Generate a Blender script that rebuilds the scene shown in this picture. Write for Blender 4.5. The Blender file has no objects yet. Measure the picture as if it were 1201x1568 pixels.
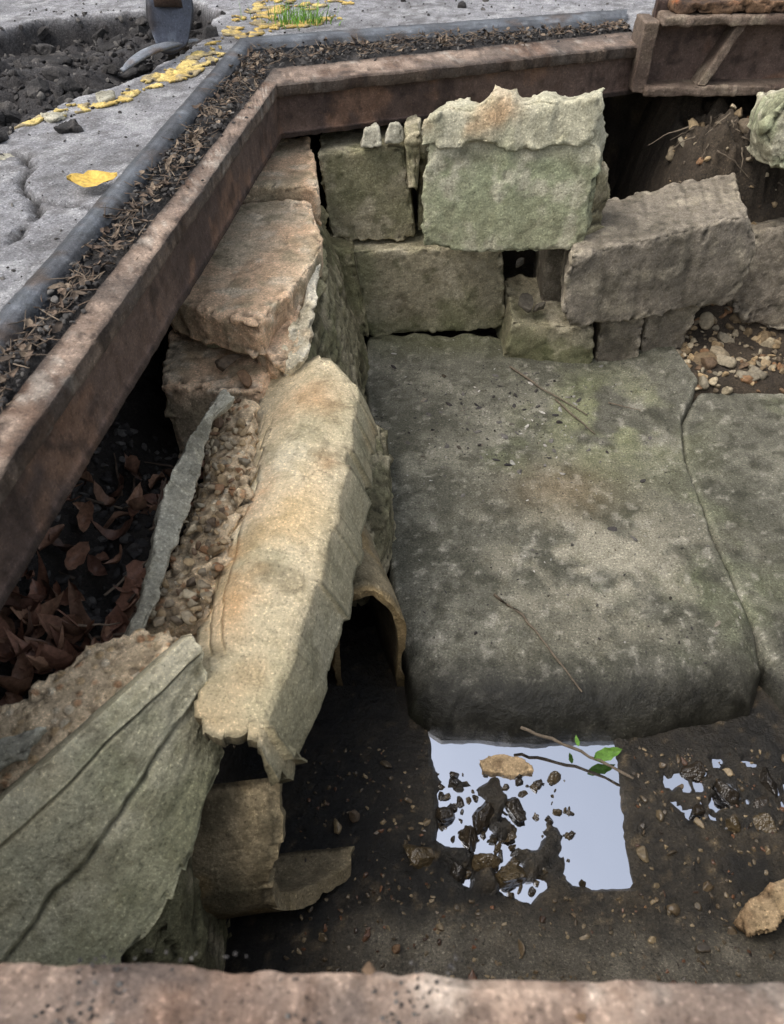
import bpy, bmesh, math, random
import numpy as np
from mathutils import Vector, Matrix
random.seed(7); rng=np.random.RandomState(11)
scene=bpy.context.scene; COL=scene.collection
# ---------------------------------------------------------------- noise
PERM=np.random.RandomState(5).permutation(256); RV=np.random.RandomState(6).rand(256)
def H(a,b,c): return PERM[(PERM[(PERM[a&255]+b)&255]+c)&255]
def vn(x,y,z):
    xi=np.floor(x).astype(int);yi=np.floor(y).astype(int);zi=np.floor(z).astype(int)
    fx=x-xi;fy=y-yi;fz=z-zi
    fx=fx*fx*(3-2*fx);fy=fy*fy*(3-2*fy);fz=fz*fz*(3-2*fz)
    r=0
    for dx in (0,1):
        for dy in (0,1):
            for dz in (0,1):
                w=(fx if dx else 1-fx)*(fy if dy else 1-fy)*(fz if dz else 1-fz)
                r=r+w*RV[H(xi+dx,yi+dy,zi+dz)]
    return r
def fbm(x,y,z,o=4):
    x=np.asarray(x,float)+31.7;y=np.asarray(y,float)+17.3;z=np.asarray(z,float)+53.1+0*x
    r=0;a=.5;t=0
    for i in range(o):
        r=r+a*vn(x,y,z);t+=a;a*=.55;x,y,z=(x*1.62+y*1.2),(y*1.62-x*1.2),z*2.03+.3
    return r/t*2-1
def flake(x,y,z):
    x=np.asarray(x,float)+11.3;y=np.asarray(y,float)+27.9;z=np.asarray(z,float)+5.7+0*x
    xi=np.floor(x).astype(int);yi=np.floor(y).astype(int);zi=np.floor(z).astype(int)
    best=np.full(np.shape(x),9.);val=np.zeros(np.shape(x))
    for dx in (-1,0,1):
        for dy in (-1,0,1):
            for dz in (-1,0,1):
                h=H(xi+dx,yi+dy,zi+dz)
                ax=x-(xi+dx+RV[h]);ay=y-(yi+dy+RV[(h*7+3)&255]);az=z-(zi+dz+RV[(h*13+5)&255])
                d=ax*ax+ay*ay+az*az;m=d<best;best=np.where(m,d,best)
                v=ax*(RV[(h*3+1)&255]*2-1)+ay*(RV[(h*5+2)&255]*2-1)+az*(RV[(h*11+7)&255]*2-1)+(RV[(h*17)&255]-.5)*.8
                val=np.where(m,v,val)
    return val
def sstep(a,b,x):
    t=np.clip((x-a)/(b-a),0,1);return t*t*(3-2*t)
def inside(px,py,poly):
    r=np.zeros(np.shape(px),bool);n=len(poly)
    for i in range(n):
        x1,y1=poly[i];x2,y2=poly[(i+1)%n]
        if y1==y2: continue
        c=((y1>py)!=(y2>py))&(px<(x2-x1)*(py-y1)/(y2-y1)+x1)
        r^=c
    return r
def sdf(px,py,poly):
    d=np.full(np.shape(px),1e9);n=len(poly)
    for i in range(n):
        x1,y1=poly[i];x2,y2=poly[(i+1)%n]
        ex,ey=x2-x1,y2-y1;L=ex*ex+ey*ey+1e-12
        t=np.clip(((px-x1)*ex+(py-y1)*ey)/L,0,1)
        d=np.minimum(d,np.hypot(px-x1-t*ex,py-y1-t*ey))
    return np.where(inside(px,py,poly),d,-d)
def G(r,g,b):
    f=lambda c:(c/255/12.92 if c/255<=.04045 else ((c/255+.055)/1.055)**2.4)
    return (f(r),f(g),f(b),1)
# ---------------------------------------------------------------- materials
class NT:
    def __init__(s,name):
        s.m=bpy.data.materials.new(name);s.m.use_nodes=True;s.t=s.m.node_tree;s.t.nodes.clear()
        s.out=s.n('ShaderNodeOutputMaterial');s.co=s.n('ShaderNodeTexCoord').outputs['Object']
    def n(s,t): return s.t.nodes.new(t)
    def l(s,a,b): s.t.links.new(a,b)
    def noise(s,scale,detail=3,rough=.62,vec=None):
        n=s.n('ShaderNodeTexNoise');n.inputs['Scale'].default_value=scale;n.inputs['Detail'].default_value=detail
        n.inputs['Roughness'].default_value=rough
        s.l(vec or s.co,n.inputs['Vector']);return n.outputs[0]
    def mr(s,v,lo,hi,a=0,b=1):
        n=s.n('ShaderNodeMapRange');s.l(v,n.inputs[0])
        for i,q in zip((1,2,3,4),(lo,hi,a,b)): n.inputs[i].default_value=q
        return n.outputs[0]
    def math(s,op,a,b):
        n=s.n('ShaderNodeMath');n.operation=op
        for i,q in enumerate((a,b)):
            if isinstance(q,(int,float)): n.inputs[i].default_value=q
            else: s.l(q,n.inputs[i])
        return n.outputs[0]
    def mix(s,f,a,b,mode='MIX'):
        n=s.n('ShaderNodeMix');n.data_type='RGBA';n.blend_type=mode
        for i,q in ((0,f),(6,a),(7,b)):
            if isinstance(q,(int,float,tuple)): n.inputs[i].default_value=q
            else: s.l(q,n.inputs[i])
        return n.outputs[2]
    def scalecol(s,col,f):
        n=s.n('ShaderNodeVectorMath');n.operation='SCALE';s.l(col,n.inputs[0])
        if isinstance(f,(int,float)): n.inputs[3].default_value=f
        else: s.l(f,n.inputs[3])
        return n.outputs[0]
    def bump(s,h,dist,prev=None):
        n=s.n('ShaderNodeBump');n.inputs['Distance'].default_value=dist
        s.l(h,n.inputs['Height'])
        if prev: s.l(prev,n.inputs['Normal'])
        return n.outputs[0]
    def bsdf(s,col,rough,normal=None,metal=0,spec=.4):
        b=s.n('ShaderNodeBsdfPrincipled')
        if isinstance(col,tuple): b.inputs['Base Color'].default_value=col
        else: s.l(col,b.inputs['Base Color'])
        if isinstance(rough,(int,float)): b.inputs['Roughness'].default_value=rough
        else: s.l(rough,b.inputs['Roughness'])
        b.inputs['Metallic'].default_value=metal;b.inputs['Specular IOR Level'].default_value=spec
        if normal: s.l(normal,b.inputs['Normal'])
        s.l(b.outputs[0],s.out.inputs[0]);return b
STY={}
def stone(name,base,layers,rough=.9,bump=(50,.010),grain=.30,speck=.6,cav=1.0,pebble=None,metal=0,spec=.3,mid=.30,midtint=(.80,.78,.68)):
    t=NT(name);STY[name]=(base,layers,rough,cav)
    a=t.n('ShaderNodeAttribute');a.attribute_name='col';col=a.outputs['Color']
    r_=t.n('ShaderNodeAttribute');r_.attribute_name='rgh'
    v=None
    if pebble:
        sc,cols,mort=pebble
        v=t.n('ShaderNodeTexVoronoi');v.inputs['Scale'].default_value=sc;t.l(t.co,v.inputs['Vector'])
        sp=t.n('ShaderNodeSeparateColor');t.l(v.outputs['Color'],sp.inputs[0])
        r=t.n('ShaderNodeValToRGB');r.color_ramp.interpolation='CONSTANT'
        while len(r.color_ramp.elements)<len(cols): r.color_ramp.elements.new(.5)
        for i,c in enumerate(cols): r.color_ramp.elements[i].position=i/len(cols);r.color_ramp.elements[i].color=c
        t.l(sp.outputs[0],r.inputs[0])
        col=t.mix(t.mr(v.outputs['Distance'],.3,.5,1-mort,0),col,r.outputs[0])
    nm=t.noise(22,5,.7)
    col=t.mix(t.mr(nm,.50,.62,0,mid*1.5),col,t.mix(1.0,col,(midtint[0]*.75,midtint[1]*.75,midtint[2]*.75,1),'MULTIPLY'))
    col=t.mix(t.mr(nm,.47,.36,0,mid),col,t.mix(1.0,col,(1.45,1.43,1.40,1),'MULTIPLY'))
    n9=t.noise(150,3,.8)
    g=t.mr(n9,.3,.7,1-grain,1+grain*.9)
    if speck:
        g=t.math('MULTIPLY',g,t.mr(n9,.32,.40,1-speck*.7,1))
        g=t.math('MULTIPLY',g,t.mr(n9,.60,.66,1,1+speck*.8))
    col=t.scalecol(col,g)
    nb=t.bump(t.noise(bump[0],6,.72),bump[1])
    if pebble: nb=t.bump(t.mr(v.outputs['Distance'],.1,.55,1,0),.006,nb)
    t.bsdf(col,r_.outputs['Fac'],nb,metal,spec);return t.m
def bake(me,mat,tint=None):
    base,layers,rough,cav=STY[mat.name]
    n=len(me.vertices);P=np.zeros(n*3);me.vertices.foreach_get('co',P);P=P.reshape(-1,3);x,y,z=P.T
    C=np.tile(np.array(base[:3]),(n,1))
    for i,(c,sc,lo,hi,amt,*r) in enumerate(layers):
        m=sstep(lo,hi,.5+.52*fbm(x*sc+i*7,y*sc,z*sc+i*3,4))*amt
        C=C*(1-m[:,None])+np.array(c[:3])*m[:,None]
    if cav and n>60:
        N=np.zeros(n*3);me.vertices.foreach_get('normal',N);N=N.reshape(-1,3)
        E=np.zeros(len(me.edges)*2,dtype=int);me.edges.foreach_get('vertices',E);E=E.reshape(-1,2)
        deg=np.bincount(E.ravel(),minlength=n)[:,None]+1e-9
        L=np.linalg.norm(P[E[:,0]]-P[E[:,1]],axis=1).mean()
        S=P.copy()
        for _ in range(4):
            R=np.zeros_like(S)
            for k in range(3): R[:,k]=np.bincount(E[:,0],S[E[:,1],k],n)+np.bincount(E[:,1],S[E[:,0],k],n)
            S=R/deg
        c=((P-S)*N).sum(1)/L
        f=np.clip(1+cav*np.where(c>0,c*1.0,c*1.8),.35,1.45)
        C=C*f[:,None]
    Rg=np.full(n,rough)
    if tint: C,Rg=tint(P,C,Rg)
    a=me.attributes.new('col','FLOAT_COLOR','POINT');a.data.foreach_set('color',np.column_stack([np.clip(C,0,1),np.ones(n)]).astype(np.float32).ravel())
    a=me.attributes.new('rgh','FLOAT','POINT');a.data.foreach_set('value',Rg.astype(np.float32))
def mixc(C,m,c): return C*(1-m[:,None])+np.array(c[:3])*m[:,None]
def island(name,cols,rough=.85,bscale=80,bd=.002,spec=.3):
    t=NT(name);ge=t.n('ShaderNodeNewGeometry')
    r=t.n('ShaderNodeValToRGB')
    while len(r.color_ramp.elements)<len(cols): r.color_ramp.elements.new(.5)
    for i,c in enumerate(cols): r.color_ramp.elements[i].position=i/(len(cols)-1);r.color_ramp.elements[i].color=c
    t.l(ge.outputs['Random Per Island'],r.inputs[0])
    n=t.noise(bscale,2,.7)
    t.bsdf(t.scalecol(r.outputs[0],t.mr(n,.3,.7,.6,1.2)),rough,t.bump(n,bd) if bd else None,0,spec);return t.m
M={}
M['block']=stone('weathered_block',G(156,147,123),[(G(134,131,102),3,.44,.62,.8),(G(106,98,78),6,.52,.70,.7),(G(188,178,154),9,.52,.68,.7),(G(94,93,67),15,.58,.72,.6)])
M['blockgrey']=stone('grey_block',G(134,125,111),[(G(106,99,87),5,.44,.64,.8),(G(162,152,133),10,.52,.68,.7),(G(88,82,70),17,.58,.72,.6)])
M['slabgreen']=stone('green_slab',G(166,161,138),[(G(146,152,120),3.2,.42,.62,.8),(G(124,122,98),7,.54,.70,.6),(G(196,189,167),11,.52,.68,.7),(G(104,103,81),20,.60,.74,.5)])
M['slabtop']=stone('pale_break',G(204,194,170),[(G(196,160,124),6,.54,.66,.6),(G(166,155,130),8,.5,.66,.7),(G(220,212,192),14,.55,.7,.5)])
M['tan']=stone('tan_concrete',G(202,182,154),[(G(210,174,140),3,.44,.62,.7),(G(164,149,122),7,.52,.70,.7),(G(138,130,104),14,.58,.72,.6),(G(218,204,180),16,.54,.7,.5)],mid=.24)
M['strata']=stone('mossy_strata',G(144,136,108),[(G(120,118,86),4,.42,.6,.7),(G(86,79,60),9,.52,.68,.7),(G(182,170,142),12,.52,.68,.7)],bump=(40,.016))
M['shell']=stone('old_stoneware',G(216,200,166),[(G(210,166,116),2.4,.50,.66,.6),(G(186,177,144),3.5,.48,.64,.7),(G(232,220,192),6,.52,.68,.6),(G(152,140,112),11,.56,.70,.65)],bump=(60,.008),grain=.24,speck=.55,mid=.26)
M['shelldark']=stone('damp_stoneware',G(158,143,114),[(G(122,113,88),4,.45,.65,.8),(G(176,150,106),6,.55,.7,.7),(G(100,90,69),14,.55,.7,.6)],bump=(45,.010))
M['fragment']=stone('ridged_stoneware',G(184,178,148),[(G(158,160,124),3,.44,.62,.8),(G(212,203,174),5,.50,.66,.7),(G(132,127,100),12,.54,.70,.65)],bump=(45,.011),grain=.26,mid=.30)
M['pebbly']=stone('pebbly_mortar',G(200,178,146),[(G(160,140,112),8,.5,.68,.6),(G(216,196,164),5,.5,.7,.6)],pebble=(48,[G(214,190,154),G(182,134,94),G(160,140,112),G(222,208,180),G(196,166,122)],.3),bump=(40,.012))
M['slate']=stone('slate',G(156,152,136),[(G(118,114,100),8,.45,.65,.8),(G(178,172,153),14,.55,.7,.7)],bump=(60,.007))
M['floor']=stone('floor_concrete',G(100,98,87),[(G(80,79,68),2.2,.44,.62,.8),(G(97,102,75),2.6,.56,.72,.5),(G(130,127,113),4.2,.53,.68,.7),(G(62,61,51),22,.55,.68,.6),(G(152,148,135),30,.60,.72,.6)],bump=(60,.0055),grain=.40,speck=.9,cav=.8,mid=.34,midtint=(.8,.8,.72))
M['mud']=stone('wet_mud',G(50,45,37),[(G(30,28,24),3,.42,.62,.9),(G(70,61,47),9,.53,.68,.5),(G(104,90,68),40,.62,.74,.6)],rough=.36,bump=(45,.014),grain=.5,speck=1.0,spec=.5)
M['soil']=stone('soil_wall',G(60,52,43),[(G(36,31,26),4,.42,.62,.9),(G(94,80,62),12,.56,.7,.7)],bump=(30,.02))
M['asphalt']=stone('asphalt',G(150,149,151),[(G(124,123,124),3,.42,.60,.7),(G(178,177,177),11,.5,.68,.6),(G(98,95,94),30,.54,.68,.6)],bump=(60,.014),grain=.4,speck=.9,midtint=(.8,.8,.8))
M['steel']=stone('dusty_steel',G(140,122,108),[(G(164,144,127),5,.42,.62,.8),(G(102,79,64),8,.50,.64,.8),(G(180,170,157),20,.58,.72,.7),(G(80,67,58),26,.56,.68,.8)],rough=.8,bump=(55,.009),metal=.05,grain=.26,speck=.8,mid=.42,midtint=(.8,.72,.66))
M['web']=stone('rusty_web',G(100,83,74),[(G(74,61,56),3,.42,.62,.8),(G(124,96,78),8,.53,.68,.7),(G(58,47,42),20,.56,.7,.7)],rough=.75,bump=(50,.007),metal=.05,grain=.22,mid=.38,midtint=(.8,.72,.66))
M['bar']=stone('worn_bar',G(122,126,132),[(G(92,92,95),6,.45,.62,.8),(G(106,90,78),10,.54,.67,.8),(G(158,161,165),20,.58,.72,.6)],rough=.5,bump=(60,.005),metal=.35,grain=.2)
M['toolsteel']=stone('tool_steel',G(86,88,96),[(G(52,47,44),8,.45,.62,.8),(G(122,126,134),14,.55,.7,.6)],rough=.3,bump=(60,.002),metal=.8,grain=.1)
M['orust']=stone('dusty_rust',G(108,94,82),[(G(142,100,68),5,.60,.72,.6),(G(76,62,54),7,.48,.64,.8),(G(142,129,112),12,.56,.70,.6)],rough=.85,bump=(40,.012))
M['crustrust']=stone('orange_rust',G(108,84,64),[(G(196,106,46),6,.50,.62,.9),(G(62,48,40),8,.50,.64,.8)],rough=.85,bump=(40,.014))
M['yellow']=stone('yellow_paint',G(200,170,98),[(G(218,197,130),5,.45,.65,.6),(G(140,129,108),24,.48,.62,.85)],bump=(60,.008))
M['dark']=stone('black_rubble',G(50,48,47),[(G(84,80,77),14,.52,.68,.7)],bump=(40,.014),speck=.8)
M['gran']=island('asphalt_granules',[G(38,36,36),G(70,67,65),G(52,48,46),G(110,106,101),G(46,42,40)],bd=0)
M['peb']=island('pebbles',[G(110,94,72),G(174,150,114),G(128,120,104),G(194,178,148),G(92,80,66),G(148,112,80)],rough=.75)
M['mudpeb']=island('mud_stones',[G(58,51,41),G(104,88,66),G(74,65,52),G(146,128,98),G(50,44,37),G(118,80,54)],rough=.4,spec=.5)
M['wetstone']=island('wet_stones',[G(46,40,30),G(84,72,52),G(58,49,37),G(42,38,33)],rough=.28,spec=.5,bscale=60,bd=.010)
M['bits']=island('pale_bits',[G(170,168,160),G(66,58,46),G(196,191,182),G(46,42,35),G(130,122,108)],bd=0)
M['leafbrown']=island('dead_leaves',[G(104,76,64),G(150,110,90),G(78,60,52),G(174,136,110),G(120,88,72)],rough=.45)
M['straw']=island('dry_litter',[G(118,101,86),G(88,74,63),G(146,129,110),G(66,57,50)],bd=0)
M['twig']=island('twig_bark',[G(122,110,94),G(100,89,76)],bscale=60)
M['leafgreen']=island('green_leaf',[G(88,122,48),G(100,140,58)],rough=.4)
M['leafyellow']=island('yellow_leaf',[G(218,184,96),G(210,172,78)],rough=.6)
M['grass']=island('grass_blades',[G(96,146,54),G(132,172,74),G(70,116,36)],rough=.6,bd=0)
M['stick2']=stone('driftwood',G(160,138,107),[(G(114,92,68),14,.48,.64,.8)],bump=(50,.008))
# ---------------------------------------------------------------- mesh helpers
def link(o,parent=None):
    COL.objects.link(o)
    if parent: o.parent=parent
    return o
def empty(name):
    e=bpy.data.objects.new(name,None);COL.objects.link(e);return e
def meshobj(name,v,f,mat,parent=None,smooth=True,tint=None):
    me=bpy.data.meshes.new(name);me.from_pydata([tuple(map(float,p)) for p in v],[],[tuple(map(int,q)) for q in f])
    me.materials.append(mat);me.update()
    if smooth: me.polygons.foreach_set('use_smooth',[True]*len(me.polygons))
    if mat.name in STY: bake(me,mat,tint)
    return link(bpy.data.objects.new(name,me),parent)
def gridfaces(nu,nv,closed_v=False):
    i=np.arange(nu-1)[:,None];j=np.arange(nv-(0 if closed_v else 1))[None,:]
    j2=(j+1)%nv
    return np.stack([i*nv+j+0*i,(i+1)*nv+j,(i+1)*nv+j2+0*i,i*nv+j2],-1).reshape(-1,4)
def hfield(x0,x1,y0,y1,step,zf,mask=None):
    xs=np.arange(x0,x1+step/2,step);ys=np.arange(y0,y1+step/2,step)
    X,Y=np.meshgrid(xs,ys,indexing='ij');Z=zf(X,Y)
    v=np.stack([X,Y,Z],-1).reshape(-1,3);f=gridfaces(len(xs),len(ys))
    if mask is not None:
        m=mask(X,Y).reshape(-1);f=f[m[f].all(1)]
    return v,f
def solid(name,verts,faces,mat,voxel=.008,a1=.006,f1=6,a2=.002,f2=32,chip=1.0,strata=0,parent=None,smooth=1,fl=.006,ff=14,tint=None):
    bm=bmesh.new();vs=[bm.verts.new(p) for p in verts]
    if faces is None: bmesh.ops.convex_hull(bm,input=bm.verts)
    else:
        for q in faces: bm.faces.new([vs[i] for i in q])
        bmesh.ops.recalc_face_normals(bm,faces=bm.faces)
    bmesh.ops.triangulate(bm,faces=bm.faces)
    me=bpy.data.meshes.new(name+'_tmp');bm.to_mesh(me);bm.free()
    o=bpy.data.objects.new(name,me);COL.objects.link(o)
    md=o.modifiers.new('r','REMESH');md.mode='VOXEL';md.voxel_size=voxel
    bpy.context.view_layer.update()
    dg=bpy.context.evaluated_depsgraph_get()
    m2=bpy.data.meshes.new_from_object(o.evaluated_get(dg));o.modifiers.clear();o.data=m2
    n=len(m2.vertices);P=np.zeros(n*3);m2.vertices.foreach_get('co',P);P=P.reshape(-1,3)
    N=np.zeros(n*3);m2.vertices.foreach_get('normal',N);N=N.reshape(-1,3)
    E=np.zeros(len(m2.edges)*2,dtype=int);m2.edges.foreach_get('vertices',E);E=E.reshape(-1,2)
    deg=np.bincount(E.ravel(),minlength=n)[:,None]+1e-9
    def sm(Q):
        R=np.zeros_like(Q)
        for k in range(3):
            R[:,k]=np.bincount(E[:,0],Q[E[:,1],k],n)+np.bincount(E[:,1],Q[E[:,0],k],n)
        return R/deg
    S=P.copy()
    for _ in range(smooth): S=sm(S)
    P=S.copy()
    for _ in range(16): S=sm(S)
    conv=np.clip(((P-S)*N).sum(1),0,1)
    Nn=N.copy()
    for _ in range(3): Nn=sm(Nn)
    Nn/=np.linalg.norm(Nn,axis=1)[:,None]+1e-9
    x,y,z=P.T
    ch=sstep(.0,.35,fbm(x*11+3,y*11,z*11,3))+.5*sstep(.0,.3,fbm(x*30,y*30,z*30,3))
    F1=flake(x*ff,y*ff,z*ff);F2=flake(x*ff*2.7,y*ff*2.7,z*ff*2.7)
    em=sstep(.001,.007,conv)
    d=a1*fbm(x*f1,y*f1,z*f1,4)+a2*fbm(x*f2,y*f2,z*f2,3)+fl*(.25+1.4*em)*F1*.8+fl*.35*(.4+em)*F2
    if strata:
        s1=z*22+2.5*fbm(x*4,y*4,z*4,3);st=np.floor(s1);fr=s1-st
        d=d+strata*(RV[(st.astype(int)*7)&255]-.5+.4*fr)*sstep(-.4,.3,fbm(x*7,y*7,z*2,3))
    d=d-conv*chip*(ch*1.9)
    P=P+Nn*d[:,None]
    m2.vertices.foreach_set('co',P.ravel());m2.update()
    m2.materials.clear();m2.materials.append(mat)
    m2.polygons.foreach_set('use_smooth',[True]*len(m2.polygons))
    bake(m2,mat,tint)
    if parent: o.parent=parent
    return o
def prism(name,outline,off,mat,jag=.006,**k):
    pts=[Vector(p) for p in outline];n=len(pts)
    dens=[];d2=[];o=Vector(off)
    cen=sum(pts,Vector())/n
    for i in range(n):
        a=pts[i];b=pts[(i+1)%n];L=(b-a).length;m=max(1,int(L/.025))
        for q in range(m):
            p=a.lerp(b,q/m);J=lambda:Vector((random.uniform(-jag,jag),random.uniform(-jag,jag),random.uniform(-jag,jag)*.5))
            dens.append(p+(J() if q else Vector()));d2.append(p+o+J()*1.6+(cen-p).normalized()*random.uniform(0,jag*1.5))
    m=len(dens)
    v=[tuple(p) for p in dens]+[tuple(p) for p in d2]
    f=[list(range(m)),list(range(2*m-1,m-1,-1))]+[[i,i+m,(i+1)%m+m,(i+1)%m] for i in range(m)]
    return solid(name,v,f,mat,**k)
BOXF=[(0,1,2,3),(4,7,6,5),(0,4,5,1),(1,5,6,2),(2,6,7,3),(3,7,4,0)]
def box8(name,front,back,mat,**k):
    return solid(name,list(front)+list(back),BOXF,mat,**k)
def ico(sub):
    bm=bmesh.new();bmesh.ops.create_icosphere(bm,subdivisions=sub,radius=1)
    v=np.array([p.co[:] for p in bm.verts]);f=np.array([[q.index for q in p.verts] for p in bm.faces]);bm.free();return v,f
IV,IF=ico(2);IV3,IF3=ico(3);IV4,IF4=ico(4)
def rotm():
    q=rng.randn(4);q/=np.linalg.norm(q);w,x,y,z=q
    return np.array([[1-2*(y*y+z*z),2*(x*y-z*w),2*(x*z+y*w)],[2*(x*y+z*w),1-2*(x*x+z*z),2*(y*z-x*w)],[2*(x*z-y*w),2*(y*z+x*w),1-2*(x*x+y*y)]])
def stones(name,plist,mat,parent=None,flat=.6,ang=.35,hi=0,smooth=False,lon=1.1):
    V=[];F=[];o=0;iv,fi=((IV,IF),(IV3,IF3),(IV4,IF4))[int(hi)]
    for (x,y,z,s) in plist:
        off=rng.rand(3)*50
        P=iv.copy()
        for _ in range(9):
            n=rng.randn(3);n/=np.linalg.norm(n);d=rng.uniform(.42,.85);t=P@n-d;P=P-np.clip(t,0,9)[:,None]*n
        P=P*(1+ang*.5*fbm(P[:,0]*1.5+off[0],P[:,1]*1.5+off[1],P[:,2]*1.5+off[2],2))[:,None]
        if hi: P=P*(1+.12*fbm(P[:,0]*5+off[0],P[:,1]*5+off[1],P[:,2]*5+off[2],2))[:,None]
        P=P*np.array([lon,rng.uniform(.5,1),rng.uniform(.45,.85)]);P=P@rotm().T
        P[:,2]*=flat+.25
        V.append(P*s*1.15+np.array([x,y,z]));F.append(fi+o);o+=len(iv)
    if not V: return
    return meshobj(name,np.concatenate(V),np.concatenate(F),mat,parent,smooth)
def leaf(cx,cy,cz,L,W,yaw,pitch,roll,curl,fold):
    nu,nv=9,5;V=[]
    for i in range(nu):
        u=i/(nu-1);w=W*math.sin(math.pi*min(1,u**.8))**.8*(1+.12*math.sin(u*19+cx*50))
        for j in range(nv):
            s=(j/(nv-1)-.5)*2
            V.append((L*(u-.5),w*s*.5,abs(s)*fold*w*.5+curl*L*(u-.5)**2+.04*L*math.sin(u*8+s*3+cx*40)))
    R=Matrix.Rotation(yaw,3,'Z')@Matrix.Rotation(pitch,3,'Y')@Matrix.Rotation(roll,3,'X')
    V=[tuple(R@Vector(p)+Vector((cx,cy,cz))) for p in V]
    return V,gridfaces(nu,nv)
def leaves(name,specs,mat,parent=None):
    V=[];F=[];o=0
    for s in specs:
        v,f=leaf(*s);V+=v;F+=[tuple(q+o for q in r) for r in f];o+=len(v)
    return meshobj(name,V,F,mat,parent)
def tube(pts,r0,r1,seg=7,nz=.0):
    P=[Vector(p) for p in pts];V=[];n=len(P)
    for i,p in enumerate(P):
        d=(P[min(i+1,n-1)]-P[max(i-1,0)]).normalized();a=d.orthogonal().normalized();b=d.cross(a)
        r=(r0+(r1-r0)*i/(n-1))*(1+random.uniform(-nz,nz))
        for k in range(seg):
            t=2*math.pi*k/seg;V.append(tuple(p+a*r*math.cos(t)+b*r*math.sin(t)))
    F=[tuple(q) for q in gridfaces(n,seg,True)]
    F.append(tuple(range(seg)));F.append(tuple(range((n-1)*seg,n*seg)))
    return V,F
def twigs(name,specs,mat,parent=None):
    V=[];F=[];o=0
    for pts,r0,r1 in specs:
        P=[]
        for i in range(len(pts)-1):
            a=Vector(pts[i]);b=Vector(pts[i+1])
            for q in range(4): P.append(a.lerp(b,q/4)+Vector([random.uniform(-1,1)*r0*.6 for _ in range(3)]))
        P.append(Vector(pts[-1]))
        v,f=tube(P,r0,r1,6,.2);V+=v;F+=[tuple(q+o for q in r) for r in f];o+=len(v)
    return meshobj(name,V,F,mat,parent)
# ================================================================ ground (street)
POT=[(-1.9,2.2),(-1.9,3.5),(-1.60,3.96),(-1.43,4.08),(-1.19,4.15),(-.96,4.36),(-.80,4.12),(-.78,3.62),(-.88,3.25),(-1.0,2.95),(-1.14,2.70),(-1.2,2.45)]
HOLE=[(-.85,.1),(-.60,3.43),(1.02,3.93),(1.06,3.52),(2.25,3.58),(2.25,.1)]
CR=[[(-1.3,2.32),(-1.09,2.28),(-1.02,2.19),(-1.03,2.08),(-.96,1.98),(-.90,1.86),(-.93,1.72)],[(-.96,1.98),(-.86,1.95),(-.78,1.9)]]
def crackd(X,Y):
    d=np.full(np.shape(X),9.);X=X+.03*fbm(X*12,Y*12,70,4);Y=Y+.03*fbm(X*12,Y*12,75,4)
    for c in CR:
        for (x1,y1),(x2,y2) in zip(c[:-1],c[1:]):
            ex,ey=x2-x1,y2-y1;t=np.clip(((X-x1)*ex+(Y-y1)*ey)/(ex*ex+ey*ey),0,1)
            d=np.minimum(d,np.hypot(X-x1-t*ex,Y-y1-t*ey))
    return d
def gz(X,Y):
    z=.007*fbm(X*2.5,Y*2.5,0,4)+.004*fbm(X*24,Y*24,2,3)-.003
    d=sdf(X,Y,POT)+.05*fbm(X*6,Y*6,4,3)
    dep=sstep(0,.06,d)
    z=z-dep*(.10+.07*fbm(X*4,Y*4,7,3))+dep*(.05*np.abs(fbm(X*14,Y*14,9,4))+.03*flake(X*9,Y*9,0*X))
    cd_=crackd(X,Y)
    z=z-.028*(1-sstep(.002,.012,cd_))*(1-dep)
    return z
gx0,gx1,gy0,gy1=-2.0,2.6,-.6,5.4;gs=.015
v,f=hfield(gx0,gx1,gy0,gy1,gs,gz,mask=lambda X,Y:~inside(X,Y,HOLE))
v=[tuple(p) for p in v];n0=len(v)
nxg=len(np.arange(gx0,gx1+gs/2,gs));nyg=len(np.arange(gy0,gy1+gs/2,gs))
c=[0,(nxg-1)*nyg,nxg*nyg-1,nyg-1]
v+=[(-150,-150,0),(150,-150,0),(150,150,0),(-150,150,0)]
f=[tuple(q) for q in f]
for i in range(4): f.append((c[i],c[(i+1)%4],n0+(i+1)%4,n0+i))
def t_street(P,C,R):
    x,y=P[:,0],P[:,1];d=sdf(x,y,POT)+.05*fbm(x*6,y*6,4,3)
    C=mixc(C,np.clip(sstep(-.02,.03,d)+.0,0,1)*.93,G(48,45,44))
    C=mixc(C,(1-sstep(.002,.014,crackd(x,y)))*.85,G(44,42,40))
    C=mixc(C,sstep(.0,.4,fbm(x*2.5,y*2.5,3,4))*sstep(-.45,-.0,d)*(d<0)*.75,G(92,88,85))
    return C,R
meshobj('street',v,f,M['asphalt'],tint=t_street)
def gza(A): A=np.array(A);return gz(A[:,0],A[:,1])
def gzs(x,y): return float(gz(np.array([x]),np.array([y]))[0])
A=[]
while len(A)<1300:
    x=rng.uniform(-1.9,-.72);y=rng.uniform(2.25,4.4)
    if inside(np.array([x]),np.array([y]),POT)[0]: A.append((x,y))
pl=[];ph=[]
for (x,y),z in zip(A,gza(A)):
    if rng.rand()<.92: s=rng.uniform(.005,.018);pl.append((x,y,z+s*.2,s))
    else: s=rng.uniform(.025,.055);ph.append((x,y,z+s*.1,s))
stones('excavation_rubble',pl,M['gran'])
stones('excavation_clods',ph,M['dark'],hi=1)
A=[]
for _ in range(1500):
    x=rng.uniform(-1.7,1.2);y=rng.uniform(1.2,4.9)
    if inside(np.array([x]),np.array([y]),[(-.9,.1),(-.64,3.6),(1.08,4.1),(1.3,3.3),(2.25,3.3),(2.25,.1)])[0]: continue
    A.append((x,y))
pl=[]
for (x,y),z in zip(A,gza(A)):
    s=rng.uniform(.002,.007) if rng.rand()<.95 else rng.uniform(.01,.024)
    pl.append((x,y,z+s*.3,s))
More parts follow.
